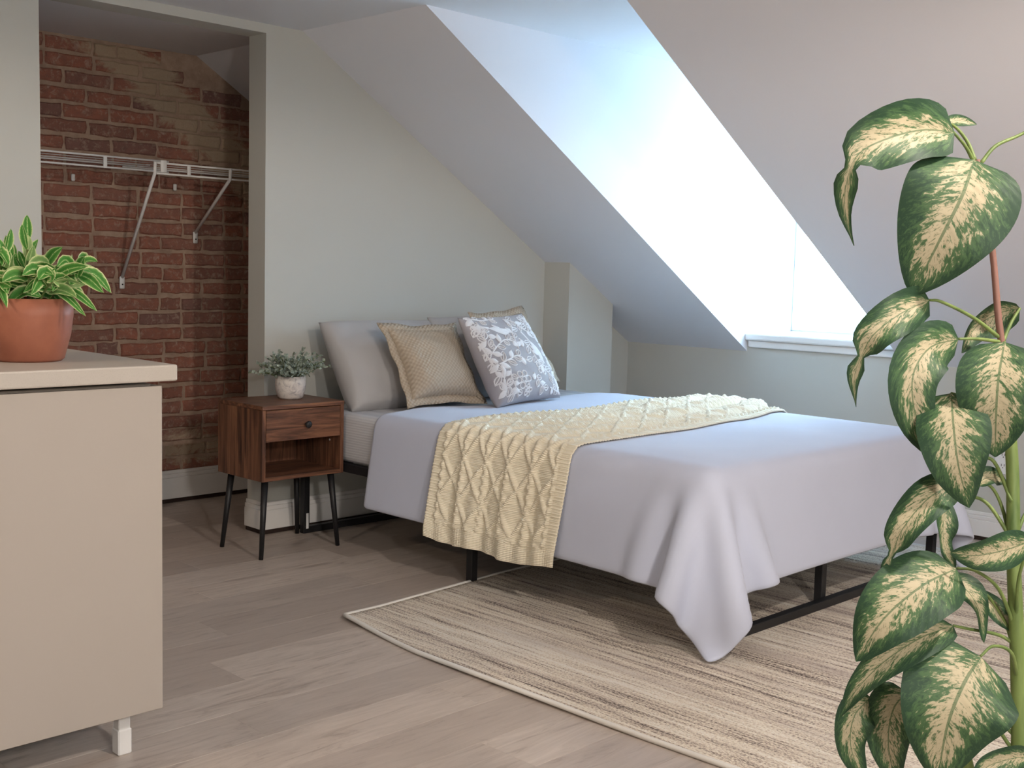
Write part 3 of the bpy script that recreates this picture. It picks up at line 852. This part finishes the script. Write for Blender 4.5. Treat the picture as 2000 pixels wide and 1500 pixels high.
# knit throw laid over the duvet ------------------------------------
gx = np.gradient(DP, axis=0); gy = np.gradient(DP, axis=1)
DN = np.cross(gx, gy); DN /= np.linalg.norm(DN, axis=-1, keepdims=True)+1e-9
if DN[nx_//2, ny_//2, 2] < 0: DN = -DN
# smooth normals a little
for _ in range(3):
    DN[1:-1, 1:-1] = (DN[1:-1, 1:-1]*2+DN[:-2, 1:-1]+DN[2:, 1:-1]+DN[1:-1, :-2]+DN[1:-1, 2:])/6
DN /= np.linalg.norm(DN, axis=-1, keepdims=True)
def duv(a, b):
    i = np.clip((a-DA[0, 0])/DHX, 0, nx_-1.001); j = np.clip((DB[0, 0]-b)/DHY, 0, ny_-1.001)
    i0 = i.astype(int); j0 = j.astype(int); fi = (i-i0)[..., None]; fj = (j-j0)[..., None]
    def g(F): return (F[i0, j0]*(1-fi)*(1-fj)+F[i0+1, j0]*fi*(1-fj)+F[i0, j0+1]*(1-fi)*fj+F[i0+1, j0+1]*fi*fj)
    p = g(DP); nn = g(DN); nn /= np.linalg.norm(nn, axis=-1, keepdims=True)
    over = np.minimum(a-DA[0, 0], 0.0)
    p[..., 2] += over                       # hangs below the duvet hem
    return p, nn
W_, nS, nT = 0.70, 176, 470
amin, amax = DA[0, 0]-0.035, BX1+0.10
sv_, tv_ = np.meshgrid(np.linspace(0, 1, nS), np.linspace(0, 1, nT), indexing='ij')
aa = amin+(amax-amin)*tv_
L_ = amax-amin
ta = (aa-amin)                              # metres from the hanging hem
k_ = np.clip((aa-BX0)/(BX1-BX0), 0, 1)
bh = 3.165-0.02*k_+0.010*np.sin(aa*5); bfo = 2.535-0.02*np.clip(k_*3, 0, 1)+0.16*k_**2
bb2 = bh+(bfo-bh)*sv_
sm = sv_*W_
bunch = np.clip((k_-0.25)/0.6, 0, 1)
def ridge(x, w): return np.exp(-(x/w)**2)
def tri(x): return np.abs(x-np.round(x))     # 0..0.5
border = 0.050; hem = 0.062
rel_ = np.zeros_like(sm)
cell = 0.1200
c_ = (sm-border)/cell
col_frac = c_-np.floor(c_)
# diamonds
dw = cell; dh = 0.150
d1 = tri((sm-border)/dw+ta/dh)*dw; d2 = tri((sm-border)/dw-ta/dh)*dw
rel_ += 0.0090*np.maximum(ridge(d1, 0.0085), ridge(d2, 0.0085))
# rope cables between the columns of diamonds
cc = tri(c_)*cell
rope = ridge(cc, 0.013)*(0.0095+0.0045*np.sin((ta*2*math.pi/0.035)+np.sign(col_frac-0.5)*1.5))
rel_ = np.maximum(rel_, rope)
rel_ += 0.0008*np.sin(ta*2*math.pi/0.0105)
eb = np.minimum(sm, W_-sm)
rib = 0.0032*(0.5+0.5*np.sin(ta*2*math.pi/0.0135))
rel_ = np.where(eb < border, rib, rel_)
et = np.minimum(ta, L_-ta)
rel_ = np.where(et < hem, 0.003*(0.5+0.5*np.sin(sm*2*math.pi/0.0125)), rel_)
pos, nor = duv(aa, bb2)
hang = np.clip((BX0-aa)/0.35, 0, 1)
folds = 0.011*np.sin(sm*2*math.pi/0.21+1.0+ta*1.5)*hang**0.8+0.006*np.sin(sm*2*math.pi/0.088+2.0)*hang
mid_s = np.sin(np.pi*sv_)
wr = bunch*mid_s*(0.016*np.sin(sm*2*math.pi/0.17+aa*4.5+0.6)+0.012*np.sin(sm*2*math.pi/0.10-aa*7.0)+0.020)
flat_top = 0.010+rel_+np.maximum(folds+0.012*hang, -0.004)+np.maximum(wr, 0)
pos = pos+nor*flat_top[..., None]
# uneven hanging hem
pos[..., 2] -= hang**2*(0.006*np.sin(sm*16)+0.012*np.sin(np.pi*sv_))
vs = pos.reshape(-1, 3)
uvk = np.stack([sm.ravel(), ta.ravel()], -1)
fs = [(i*nT+j, i*nT+j+1, (i+1)*nT+j+1, (i+1)*nT+j) for i in range(nS-1) for j in range(nT-1)]
throw = mesh_obj('knit_throw', vs, fs, M_knit, None, True, uvk)
s2_ = throw.modifiers.new('thick', 'SOLIDIFY'); s2_.thickness = 0.005; s2_.offset = -1.0
tag(throw, 'cream cable-knit throw with diamond pattern across the bed', 'throw')

# ------------------------------------------------------------------ cushions
def cushion(name, W, Hh, Tk, mat, M, pinch=0.07, n=26, puff=0.42, wr=0.006, seed=0, flange=0.0, fl_mat=None, sag=0.0):
    """closed pillow: local x across, y up, z towards the front; M places it"""
    rr = random.Random(seed); so = Vector((rr.uniform(0, 50), rr.uniform(0, 50), 0))
    def surf(u, v, s):
        eu = 1-abs(u)**2.2; ev = 1-abs(v)**2.2
        x = W/2*u*(1-pinch*(1-v*v)*abs(u)**1.5); y = Hh/2*v*(1-pinch*(1-u*u)*abs(v)**1.5)
        t = Tk/2*(max(eu, 0)*max(ev, 0))**puff
        t *= 1-sag*v
        w = mnoise.noise(Vector((u*2.2, v*2.2, s*3))+so)*wr + mnoise.noise(Vector((u*5, v*5, s*5))+so)*wr*0.5
        edge = min(1, 4*min(1-abs(u), 1-abs(v)))
        return Vector((x, y, s*(t+w*max(edge, 0))))
    vs, fs, uv = [], [], []
    idx = {}
    for s in (1, -1):
        for i in range(n+1):
            for j in range(n+1):
                u = -math.cos(math.pi*i/n); v = -math.cos(math.pi*j/n)
                u = 0.5*u+0.5*(-1+2*i/n); v = 0.5*v+0.5*(-1+2*j/n)
                rim = i in (0, n) or j in (0, n)
                if s == -1 and rim: idx[s, i, j] = idx[1, i, j]; continue
                idx[s, i, j] = len(vs); vs.append(M@surf(u, v, s)); uv.append((u*0.5*W, v*0.5*Hh))
    for s in (1, -1):
        for i in range(n):
            for j in range(n):
                q = (idx[s, i, j], idx[s, i+1, j], idx[s, i+1, j+1], idx[s, i, j+1])
                fs.append(q if s == 1 else q[::-1])
    o = mesh_obj(name, vs, fs, mat, None, True, uv)
    if flange > 0:
        ring = []
        m = 24
        for side in range(4):
            for k in range(m):
                a = -1+2*k/m
                ring.append([(a, -1), (1, a), (-a, 1), (-1, -a)][side])
        fv, ff, fu = [], [], []
        for (u, v) in ring:
            p = surf(u, v, 1)
            outd = Vector((u if abs(u) == 1 else u*abs(v)**6*0.9, v if abs(v) == 1 else v*abs(u)**6*0.9, 0))
            wob = 0.006*math.sin(u*7+v*9+seed)
            a_ = p-outd*0.012; b_ = p+outd*flange+Vector((0, 0, wob))
            for pp_ in (a_+Vector((0, 0, 0.005)), b_+Vector((0, 0, 0.002)), b_-Vector((0, 0, 0.002)), a_-Vector((0, 0, 0.005))):
                fv.append(M@pp_); fu.append((pp_.x, pp_.y))
        R_ = len(ring)
        for k in range(R_):
            for c in range(4):
                ff.append((k*4+c, k*4+(c+1) % 4, ((k+1) % R_)*4+(c+1) % 4, ((k+1) % R_)*4+c))
        mesh_obj('flange', fv, ff, fl_mat or mat, o, True, fu)
    return o, surf

def place(cx, cy, cz, lean, yaw=0.0, spin=0.0):
    """upright cushion facing -y, leaning back by `lean` degrees, turned by yaw, spun in its plane"""
    R = Matrix.Rotation(math.radians(yaw), 4, 'Z')@Matrix.Rotation(math.radians(90-lean), 4, 'X')@Matrix.Rotation(math.radians(spin), 4, 'Z')
    return Matrix.Translation((cx, cy, cz))@R

o, _ = cushion('bed_pillow', 0.60, 0.42, 0.19, M_pillow, place(3.185, 3.878, 0.711, 34, 0, 0), pinch=0.025, wr=0.020, seed=1, sag=0.25, puff=0.34)
tag(o, 'grey bed pillow leaning on the wall next to the nightstand', 'pillow', 'grey bed pillows')
o, _ = cushion('bed_pillow', 0.46, 0.42, 0.13, M_pillow, place(3.735, 3.915, 0.726, 32, 0, 2), pinch=0.03, wr=0.012, seed=2, sag=0.25, puff=0.36)
tag(o, 'grey bed pillow mostly hidden behind the scatter cushions, farther from the nightstand', 'pillow', 'grey bed pillows')
o, _ = cushion('scatter_cushion', 0.345, 0.335, 0.15, M_beige, place(3.215, 3.655, 0.727, 34, -3, -1), pinch=0.10, wr=0.010, seed=3, flange=0.032, sag=0.2)
tag(o, 'beige basketweave cushion with flat flange beside the floral cushion', 'cushion', 'scatter cushions')
o, _ = cushion('scatter_cushion', 0.33, 0.34, 0.10, M_beige, place(3.785, 3.745, 0.772, 33, 4, 5), pinch=0.08, wr=0.006, seed=6, flange=0.032, sag=0.2)
tag(o, 'beige cushion tucked behind the floral cushion, only its edges showing', 'cushion', 'scatter cushions')
MF = place(3.560, 3.550, 0.743, 31, 6, 2)
fl, fsurf = cushion('floral_cushion', 0.44, 0.42, 0.15, M_greylinen, MF, pinch=0.06, wr=0.006, seed=8, sag=0.25, n=34)
tag(fl, 'taupe-grey cushion embroidered with white birds, leaves and blossoms', 'cushion', 'scatter cushions')
# embroidery: raised thread shapes following the cushion front
eb_ = bmesh.new()
def epos(u, v, h):
    u = max(-.97, min(.97, u)); v = max(-.97, min(.97, v))
    p = fsurf(u, v, 1); du = fsurf(min(u+.02, .99), v, 1)-fsurf(max(u-.02, -.99), v, 1); dv = fsurf(u, min(v+.02, .99), 1)-fsurf(u, max(v-.02, -.99), 1)
    nn = du.cross(dv).normalized()
    return MF@(p+nn*h)
def ribbon(pts, w, h=0.0035):
    """raised strip of half width w along (u,v) points"""
    rows = []
    for i, (u, v) in enumerate(pts):
        a = pts[max(i-1, 0)]; b = pts[min(i+1, len(pts)-1)]
        tx, ty = b[0]-a[0], b[1]-a[1]; l = math.hypot(tx, ty) or 1
        nx, ny = -ty/l, tx/l
        rows.append([eb_.verts.new(epos(u+nx*w, v+ny*w, 0.0006)), eb_.verts.new(epos(u, v, h)), eb_.verts.new(epos(u-nx*w, v-ny*w, 0.0006))])
    for r0, r1 in zip(rows, rows[1:]):
        for c in (0, 1): eb_.faces.new((r0[c], r0[c+1], r1[c+1], r1[c]))
def blade(u, v, ang, L, w, filled=False):
    c, s = math.cos(ang), math.sin(ang)
    def pt(t, q): return (u+c*L*t-s*q, v+s*L*t+c*q)
    if filled:
        rows = []
        for k in range(7):
            t = k/6; ww = w*math.sin(math.pi*min(max(t, .03), .97))**0.8
            rows.append([eb_.verts.new(epos(*pt(t, q), 0.0045 if q == 0 else 0.001)) for q in (ww, 0, -ww)])
        for r0, r1 in zip(rows, rows[1:]):
            for cc_ in (0, 1): eb_.faces.new((r0[cc_], r0[cc_+1], r1[cc_+1], r1[cc_]))
    else:
        loop = [pt(t/6, w*math.sin(math.pi*t/6)**0.8) for t in range(7)]+[pt(1-t/6, -w*math.sin(math.pi*t/6)**0.8) for t in range(1, 7)]
        ribbon(loop, 0.013)
        ribbon([pt(0.05, 0), pt(0.5, 0), pt(0.8, 0)], 0.012)
def spray(pts, n, L, w, seed):
    rr = random.Random(seed)
    C_ = [tuple(p) for p in catmull([(a, b, 0) for a, b in pts], 24)]
    C2 = [(p[0], p[1]) for p in C_]
    ribbon(C2, 0.016)
    for k in range(n):
        i = int((k+0.7)/n*22); a = math.atan2(C2[i+1][1]-C2[i][1], C2[i+1][0]-C2[i][0])
        blade(C2[i][0], C2[i][1], a+(0.9 if k % 2 else -0.9)+rr.uniform(-.2, .2), L*rr.uniform(.8, 1.15), w, k % 3 == 0)
def bird(u, v, sc, ang, flip=1):
    c, s = math.cos(ang), math.sin(ang)
    def q(x, y): x *= sc; y *= sc*flip; return (u+c*x-s*y, v+s*x+c*y)
    out = [(-.55, -.02), (-.3, .1), (0, .16), (.22, .2), (.34, .26), (.46, .2), (.56, .14), (.45, .08), (.36, -.02), (.18, -.14), (-.08, -.14), (-.3, -.1), (-.55, -.02)]
    cen = eb_.verts.new(epos(*q(0.05, 0.03), 0.006))
    ring = [eb_.verts.new(epos(*q(x, y), 0.0012)) for x, y in out[:-1]]
    for i in range(len(ring)): eb_.faces.new((cen, ring[i], ring[(i+1) % len(ring)]))
    ribbon([q(-.5, -.01), q(-.75, -.04), q(-.95, -.02)], 0.03)
    blade(*q(.12, .08), ang+math.pi-0.25*flip, .5*sc, .09*sc, True)
def blossom(u, v, r, n=6):
    for k in range(n):
        a = k*2*math.pi/n
        loop = [(u+r*math.cos(a)+r*.46*math.cos(b*2*math.pi/9), v+r*math.sin(a)+r*.46*math.sin(b*2*math.pi/9)) for b in range(10)]
        ribbon(loop, 0.015)
    ribbon([(u+r*.4*math.cos(b*2*math.pi/8), v+r*.4*math.sin(b*2*math.pi/8)) for b in range(9)], 0.015)
bird(-.28, .52, .52, -0.45); bird(.52, -.02, .55, -1.15, -1)
spray([(-.85, .02), (-.6, .18), (-.3, .3), (-.05, .22)], 7, .2, .06, 1)
spray([(-.72, .82), (-.68, .55), (-.62, .3)], 5, .2, .06, 2)
spray([(.05, .85), (.3, .75), (.55, .5), (.85, .42)], 9, .2, .06, 3)
spray([(.1, .3), (.3, .05), (.35, -.3), (.6, -.55), (.9, -.7)], 11, .22, .06, 4)
spray([(-.75, -.2), (-.5, -.15), (-.2, -.1), (.05, -.28)], 8, .21, .06, 5)
spray([(-.88, -.55), (-.7, -.7), (-.62, -.9)], 5, .2, .06, 6)
spray([(.05, -.5), (.15, -.72), (.35, -.9)], 6, .18, .055, 7)
blossom(-.3, -.62, .14); blossom(.38, -.42, .11, 5); blossom(-.22, -.85, .08, 5); blossom(.72, .78, .1, 5)
spray([(-.93, .95), (-.5, .86), (-.15, .9)], 6, .17, .055, 11); spray([(-.93, .35), (-.9, .0), (-.86, -.3)], 6, .17, .055, 12)
spray([(.92, .9), (.8, .55), (.75, .25)], 6, .17, .055, 13); spray([(.9, .2), (.82, -.1), (.88, -.4)], 6, .17, .055, 14)
spray([(-.05, .05), (.0, .4), (.15, .62)], 6, .18, .055, 15); spray([(.5, -.85), (.7, -.9), (.93, -.93)], 5, .15, .05, 16); spray([(-.55, -.35), (-.6, -.6), (-.5, -.93)], 6, .17, .055, 17)
for k in range(7):
    v0 = -.85+k*.27
    blade(-.97, v0, 0.5+0.3*(k % 2), .22, .06, k % 2 == 0); blade(-.78, v0+.1, 2.2, .2, .055, k % 2 == 1)
bird(-.72, -.38, .3, 1.2); blossom(-.8, .62, .1, 5)
bm_obj('embroidery', eb_, M_embro, fl, True)

# ================================================================== RUG
RX0, RX1, RY0, RY1 = 2.205, 4.70, -0.10, 3.01
rg = empty('area_rug', ((RX0+RX1)/2, (RY0+RY1)/2, 0)); tag(rg, 'beige and grey streaked area rug under the foot of the bed', 'rug')
nxr, nyr = 84, 104
def rug_pt(i, j):
    u = i/(nxr-1); v = j/(nyr-1)
    x = RX0+(RX1-RX0)*u; y = RY0+(RY1-RY0)*v
    e = 1-min(1, u/0.05)
    x += e*0.02*math.sin(y*2.1)+0.035*e*max(0, (y-2.6)/0.4)
    d = math.hypot((x-RX0)/0.22, (y-RY1)/0.30)
    z = 0.010*max(0, 1-d)**1.5 + 0.004*max(0, 1-(x-RX0)/0.12)*max(0, math.sin(y*3.3+0.5))
    y += 0.03*(u*(1-u))*2 - 0.062*max(0, 1-u*3.0)
    return (x, y, z)
top = [rug_pt(i, j) for i in range(nxr) for j in range(nyr)]
vs = [(p[0], p[1], p[2]+0.009) for p in top]+[(p[0], p[1], p[2]+0.0008) for p in top]
N_ = nxr*nyr
fs = []
for i in range(nxr-1):
    for j in range(nyr-1):
        a = i*nyr+j
        fs.append((a, a+nyr, a+nyr+1, a+1)); fs.append((N_+a, N_+a+1, N_+a+nyr+1, N_+a+nyr))
for i in range(nxr-1):
    for j in (0, nyr-1):
        a = i*nyr+j; fs.append((a, a+nyr, N_+a+nyr, N_+a))
for j in range(nyr-1):
    for i in (0, nxr-1):
        a = i*nyr+j; fs.append((a, a+1, N_+a+1, N_+a))
l = rg.location
world_child(mesh_obj('pile', vs, fs, M_rug, None, True), rg)
loop = [rug_pt(0, j) for j in range(nyr)]+[rug_pt(i, nyr-1) for i in range(1, nxr)]+[rug_pt(nxr-1, j) for j in range(nyr-2, -1, -1)]+[rug_pt(i, 0) for i in range(nxr-2, 0, -1)]
loop.append(loop[0])
bm = bmesh.new(); add_tube(bm, [(p[0], p[1], p[2]+0.0072) for p in loop], 0.0070, 6, False)
world_child(bm_obj('edge_binding', bm, M_bind, None, True), rg)

# ================================================================== TALL PLANT
D0 = 1.70
bp = at(1975, 1000, D0)
PLX, PLY = bp[0], bp[1]
dp = empty('tall_dumb_cane', (PLX, PLY, 0.0)); tag(dp, 'tall variegated plant with cream-splashed green leaves in the foreground', 'plant')
lathe('pot', [(0.0, 0.012), (0.10, 0.012), (0.108, 0.03), (0.125, 0.20), (0.130, 0.205), (0.130, 0.222), (0.118, 0.222), (0.112, 0.19)], M_white, dp, n=40)
lathe('soil', [(0.0, 0.196), (0.112, 0.194)], M_soil, dp, n=24)
def A(px, py, dd=0.0): return at(px, py, D0+dd)
def dstem(name, pts, rad, mat):
    return world_child(tube(name, catmull([A(*p) for p in pts], 20), rad if isinstance(rad, (int, float)) else [rad[0]+(rad[1]-rad[0])*i/19 for i in range(20)], mat, None, 10), dp)
b0 = (1983, 1800)
dstem('stem', [(1975, 1880, 0), (1990, 1500, 0), (1988, 1300, 0), (1980, 1100, 0), (1978, 930, 0.01), (1972, 830, 0.01)], (0.0125, 0.0085), M_stem)
dstem('stem', [(1972, 840, 0.02), (1965, 740, 0.02), (1950, 620, 0.02), (1937, 480, 0.02), (1908, 312, 0.0)], (0.006, 0.0042), M_bstem)
dstem('stem', [(1960, 1850, 0.06), (1880, 1460, 0.05), (1820, 1300, 0.05), (1790, 1190, 0.05), (1782, 1120, 0.05)], (0.011, 0.007), M_stem)
SC = D0/FPX
PET = 0.0024
def pet(pts, r=PET): dstem('petiole', pts, (r*1.25, r*0.8), M_stem)
LV = [  # midrib pixels with depth offsets, half width px, roll, fold, wave, curl
 ([(1864,258,-.02),(1800,254,-.05),(1730,272,-.08),(1678,300,-.09),(1656,345,-.09),(1650,410,-.07),(1668,480,-.05)], 58, -0.15, .30, .35, .1),
 ([(1846,238,.03),(1875,236,.05),(1908,243,.06)], 13, 0.4, .2, 0, 0),
 ([(1902,312,-.05),(1880,380,-.075),(1835,470,-.07),(1780,578,-.04)], 108, 0.10, .12, .06, .12),
 ([(1815,586,-.03),(1760,612,-.06),(1708,652,-.07),(1684,692,-.06),(1668,740,-.05),(1672,795,-.04)], 40, -0.1, .25, .4, 0),
 ([(1992,602,.05),(1950,612,.06),(1905,640,.06),(1878,690,.05)], 40, 0.6, .5, .1, 0),
 ([(1872,662,-.01),(1815,680,-.05),(1782,740,-.07),(1795,830,-.06),(1850,912,-.03)], 52, 0.25, .22, .18, .1),
 ([(1962,668,-.06),(1950,740,-.09),(1945,820,-.09),(1944,893,-.07)], 74, 0.0, .12, .06, .1),
 ([(1858,768,-.05),(1862,830,-.09),(1872,910,-.10),(1893,992,-.08)], 66, 0.1, .12, .06, .15),
 ([(1872,940,-.04),(1815,972,-.07),(1765,1030,-.08),(1740,1085,-.07),(1715,1138,-.06)], 40, -0.3, .2, .12, .15),
 ([(1905,948,.02),(1932,932,.03),(1966,941,.04)], 24, 0.5, .3, 0, 0),
 ([(1848,975,.02),(1842,1030,.01),(1845,1070,.01),(1866,1112,.02)], 24, 0.7, .4, .3, 0),
 ([(2012,1058,-.05),(1960,1075,-.07),(1905,1085,-.08),(1856,1080,-.07)], 36, 0.35, .2, .1, .1),
 ([(1868,1110,-.05),(1800,1145,-.09),(1725,1210,-.11),(1672,1292,-.10)], 72, -0.25, .15, .08, .15),
 ([(1846,1128,.0),(1880,1145,-.01),(1912,1190,-.02),(1922,1256,-.02)], 34, 0.9, .3, .2, .1),
 ([(1905,1160,.01),(1935,1180,.01),(1962,1215,.01),(1986,1238,.01)], 22, 0.6, .3, .3, 0),
 ([(1862,1222,-.03),(1800,1245,-.07),(1730,1290,-.09),(1675,1345,-.09),(1640,1402,-.08)], 40, -0.4, .2, .12, .1),
 ([(1915,1282,-.07),(1880,1340,-.11),(1850,1420,-.12),(1830,1530,-.10)], 104, 0.1, .12, .08, .12),
 ([(1700,1362,.0),(1668,1400,-.02),(1662,1460,-.02),(1690,1530,-.01)], 40, 0.4, .3, .15, .1),
 ([(1772,1352,.0),(1745,1385,-.02),(1735,1450,-.03),(1750,1540,-.02)], 50, -0.1, .2, .1, .15),
 ([(1812,1312,.03),(1790,1306,.03),(1768,1310,.03)], 9, 0.5, .2, 0, 0),
 ([(2010,1478,-.03),(1975,1482,-.04),(1925,1500,-.04),(1900,1540,-.04)], 26, 0.3, .2, .1, 0),
 ([(2060,225,.02),(2100,240,.0),(2150,300,-.02),(2170,380,-.02)], 60, 0.2, .2, .1, .1),
 ([(2040,980,.03),(2090,990,.02),(2150,1040,.0),(2180,1110,.0)], 60, -0.2, .2, .1, .1),
 ([(2050,1330,.03),(2110,1345,.02),(2170,1400,.0),(2200,1480,.0)], 60, -0.2, .2, .1, .1),
]
PINCH = {0: 0.60, 3: 0.62, 8: 0.74}
TAIL = {0: (0.36, 1.25), 3: (0.38, 1.25), 8: (0.45, 1.2), 15: (0.45, 1.0)}
for k, (m, hw, ro, fo, wa, cu) in enumerate(LV):
    leaf('leaf', [A(*p) for p in m], hw*SC, M_dumb, dp, roll=ro, fold=fo, nv=22, nu=10, wave=wa, seed=k, prof=TAIL.get(k, (0.42, 0.78)), curl=cu, pinch=PINCH.get(k))
pet([(1900,312,0),(1885,285,-.01),(1862,258,-.02)]); pet([(1904,312,0),(1890,278,.01),(1868,250,.02),(1846,238,.03)])
pet([(1915,320,0),(1945,285,.01),(1995,262,.02),(2060,225,.02)]); pet([(1908,330,0),(1905,322,-.03),(1902,312,-.05)])
pet([(1953,660,.02),(1900,620,0),(1840,590,-.03),(1815,586,-.03)]); pet([(1960,665,.02),(1975,630,.04),(1992,602,.05)])
pet([(1955,668,.02),(1910,662,0),(1872,662,-.01)]); pet([(1968,760,.02),(1970,700,-.03),(1962,668,-.06)])
pet([(1972,860,.01),(1920,790,-.02),(1858,768,-.05)]); pet([(1976,980,.0),(1940,900,.03),(1905,905,.02),(1872,940,-.04)])
pet([(1980,1100,0),(1960,1000,.02),(1935,950,.02),(1905,948,.02)]); pet([(1980,1060,0),(1930,985,.02),(1890,970,.03),(1848,975,.02)])
pet([(1984,1220,0),(1990,1130,-.03),(2012,1058,-.05)]); pet([(1982,1225,0),(1950,1150,-.02),(1905,1115,-.05),(1868,1110,-.05)])
pet([(1818,1240,.05),(1825,1190,.03),(1855,1150,.0),(1846,1128,.0)]); pet([(1984,1260,0),(1950,1240,.0),(1890,1228,-.02),(1862,1222,-.03)])
pet([(1988,1330,0),(1975,1275,-.03),(1940,1262,-.05),(1915,1282,-.07)]); pet([(1985,1290,0),(1965,1220,.01),(1930,1165,.01),(1905,1160,.01)])
pet([(1985,1440,0),(1930,1390,.02),(1850,1360,.02),(1772,1352,0)]); pet([(1880,1460,.05),(1800,1400,.03),(1735,1355,.01),(1700,1362,0)])
pet([(1988,1480,0),(1940,1410,.01),(1915,1375,.01),(1880,1370,.02)]); pet([(1988,1500,0),(2000,1485,-.02),(2010,1478,-.03)])
pet([(1980,1060,0),(2005,1000,.02),(2040,980,.03)]); pet([(1988,1420,0),(2010,1350,.02),(2050,1330,.03)]); pet([(1800,1250,.05),(1818,1318,.04),(1812,1312,.03)])
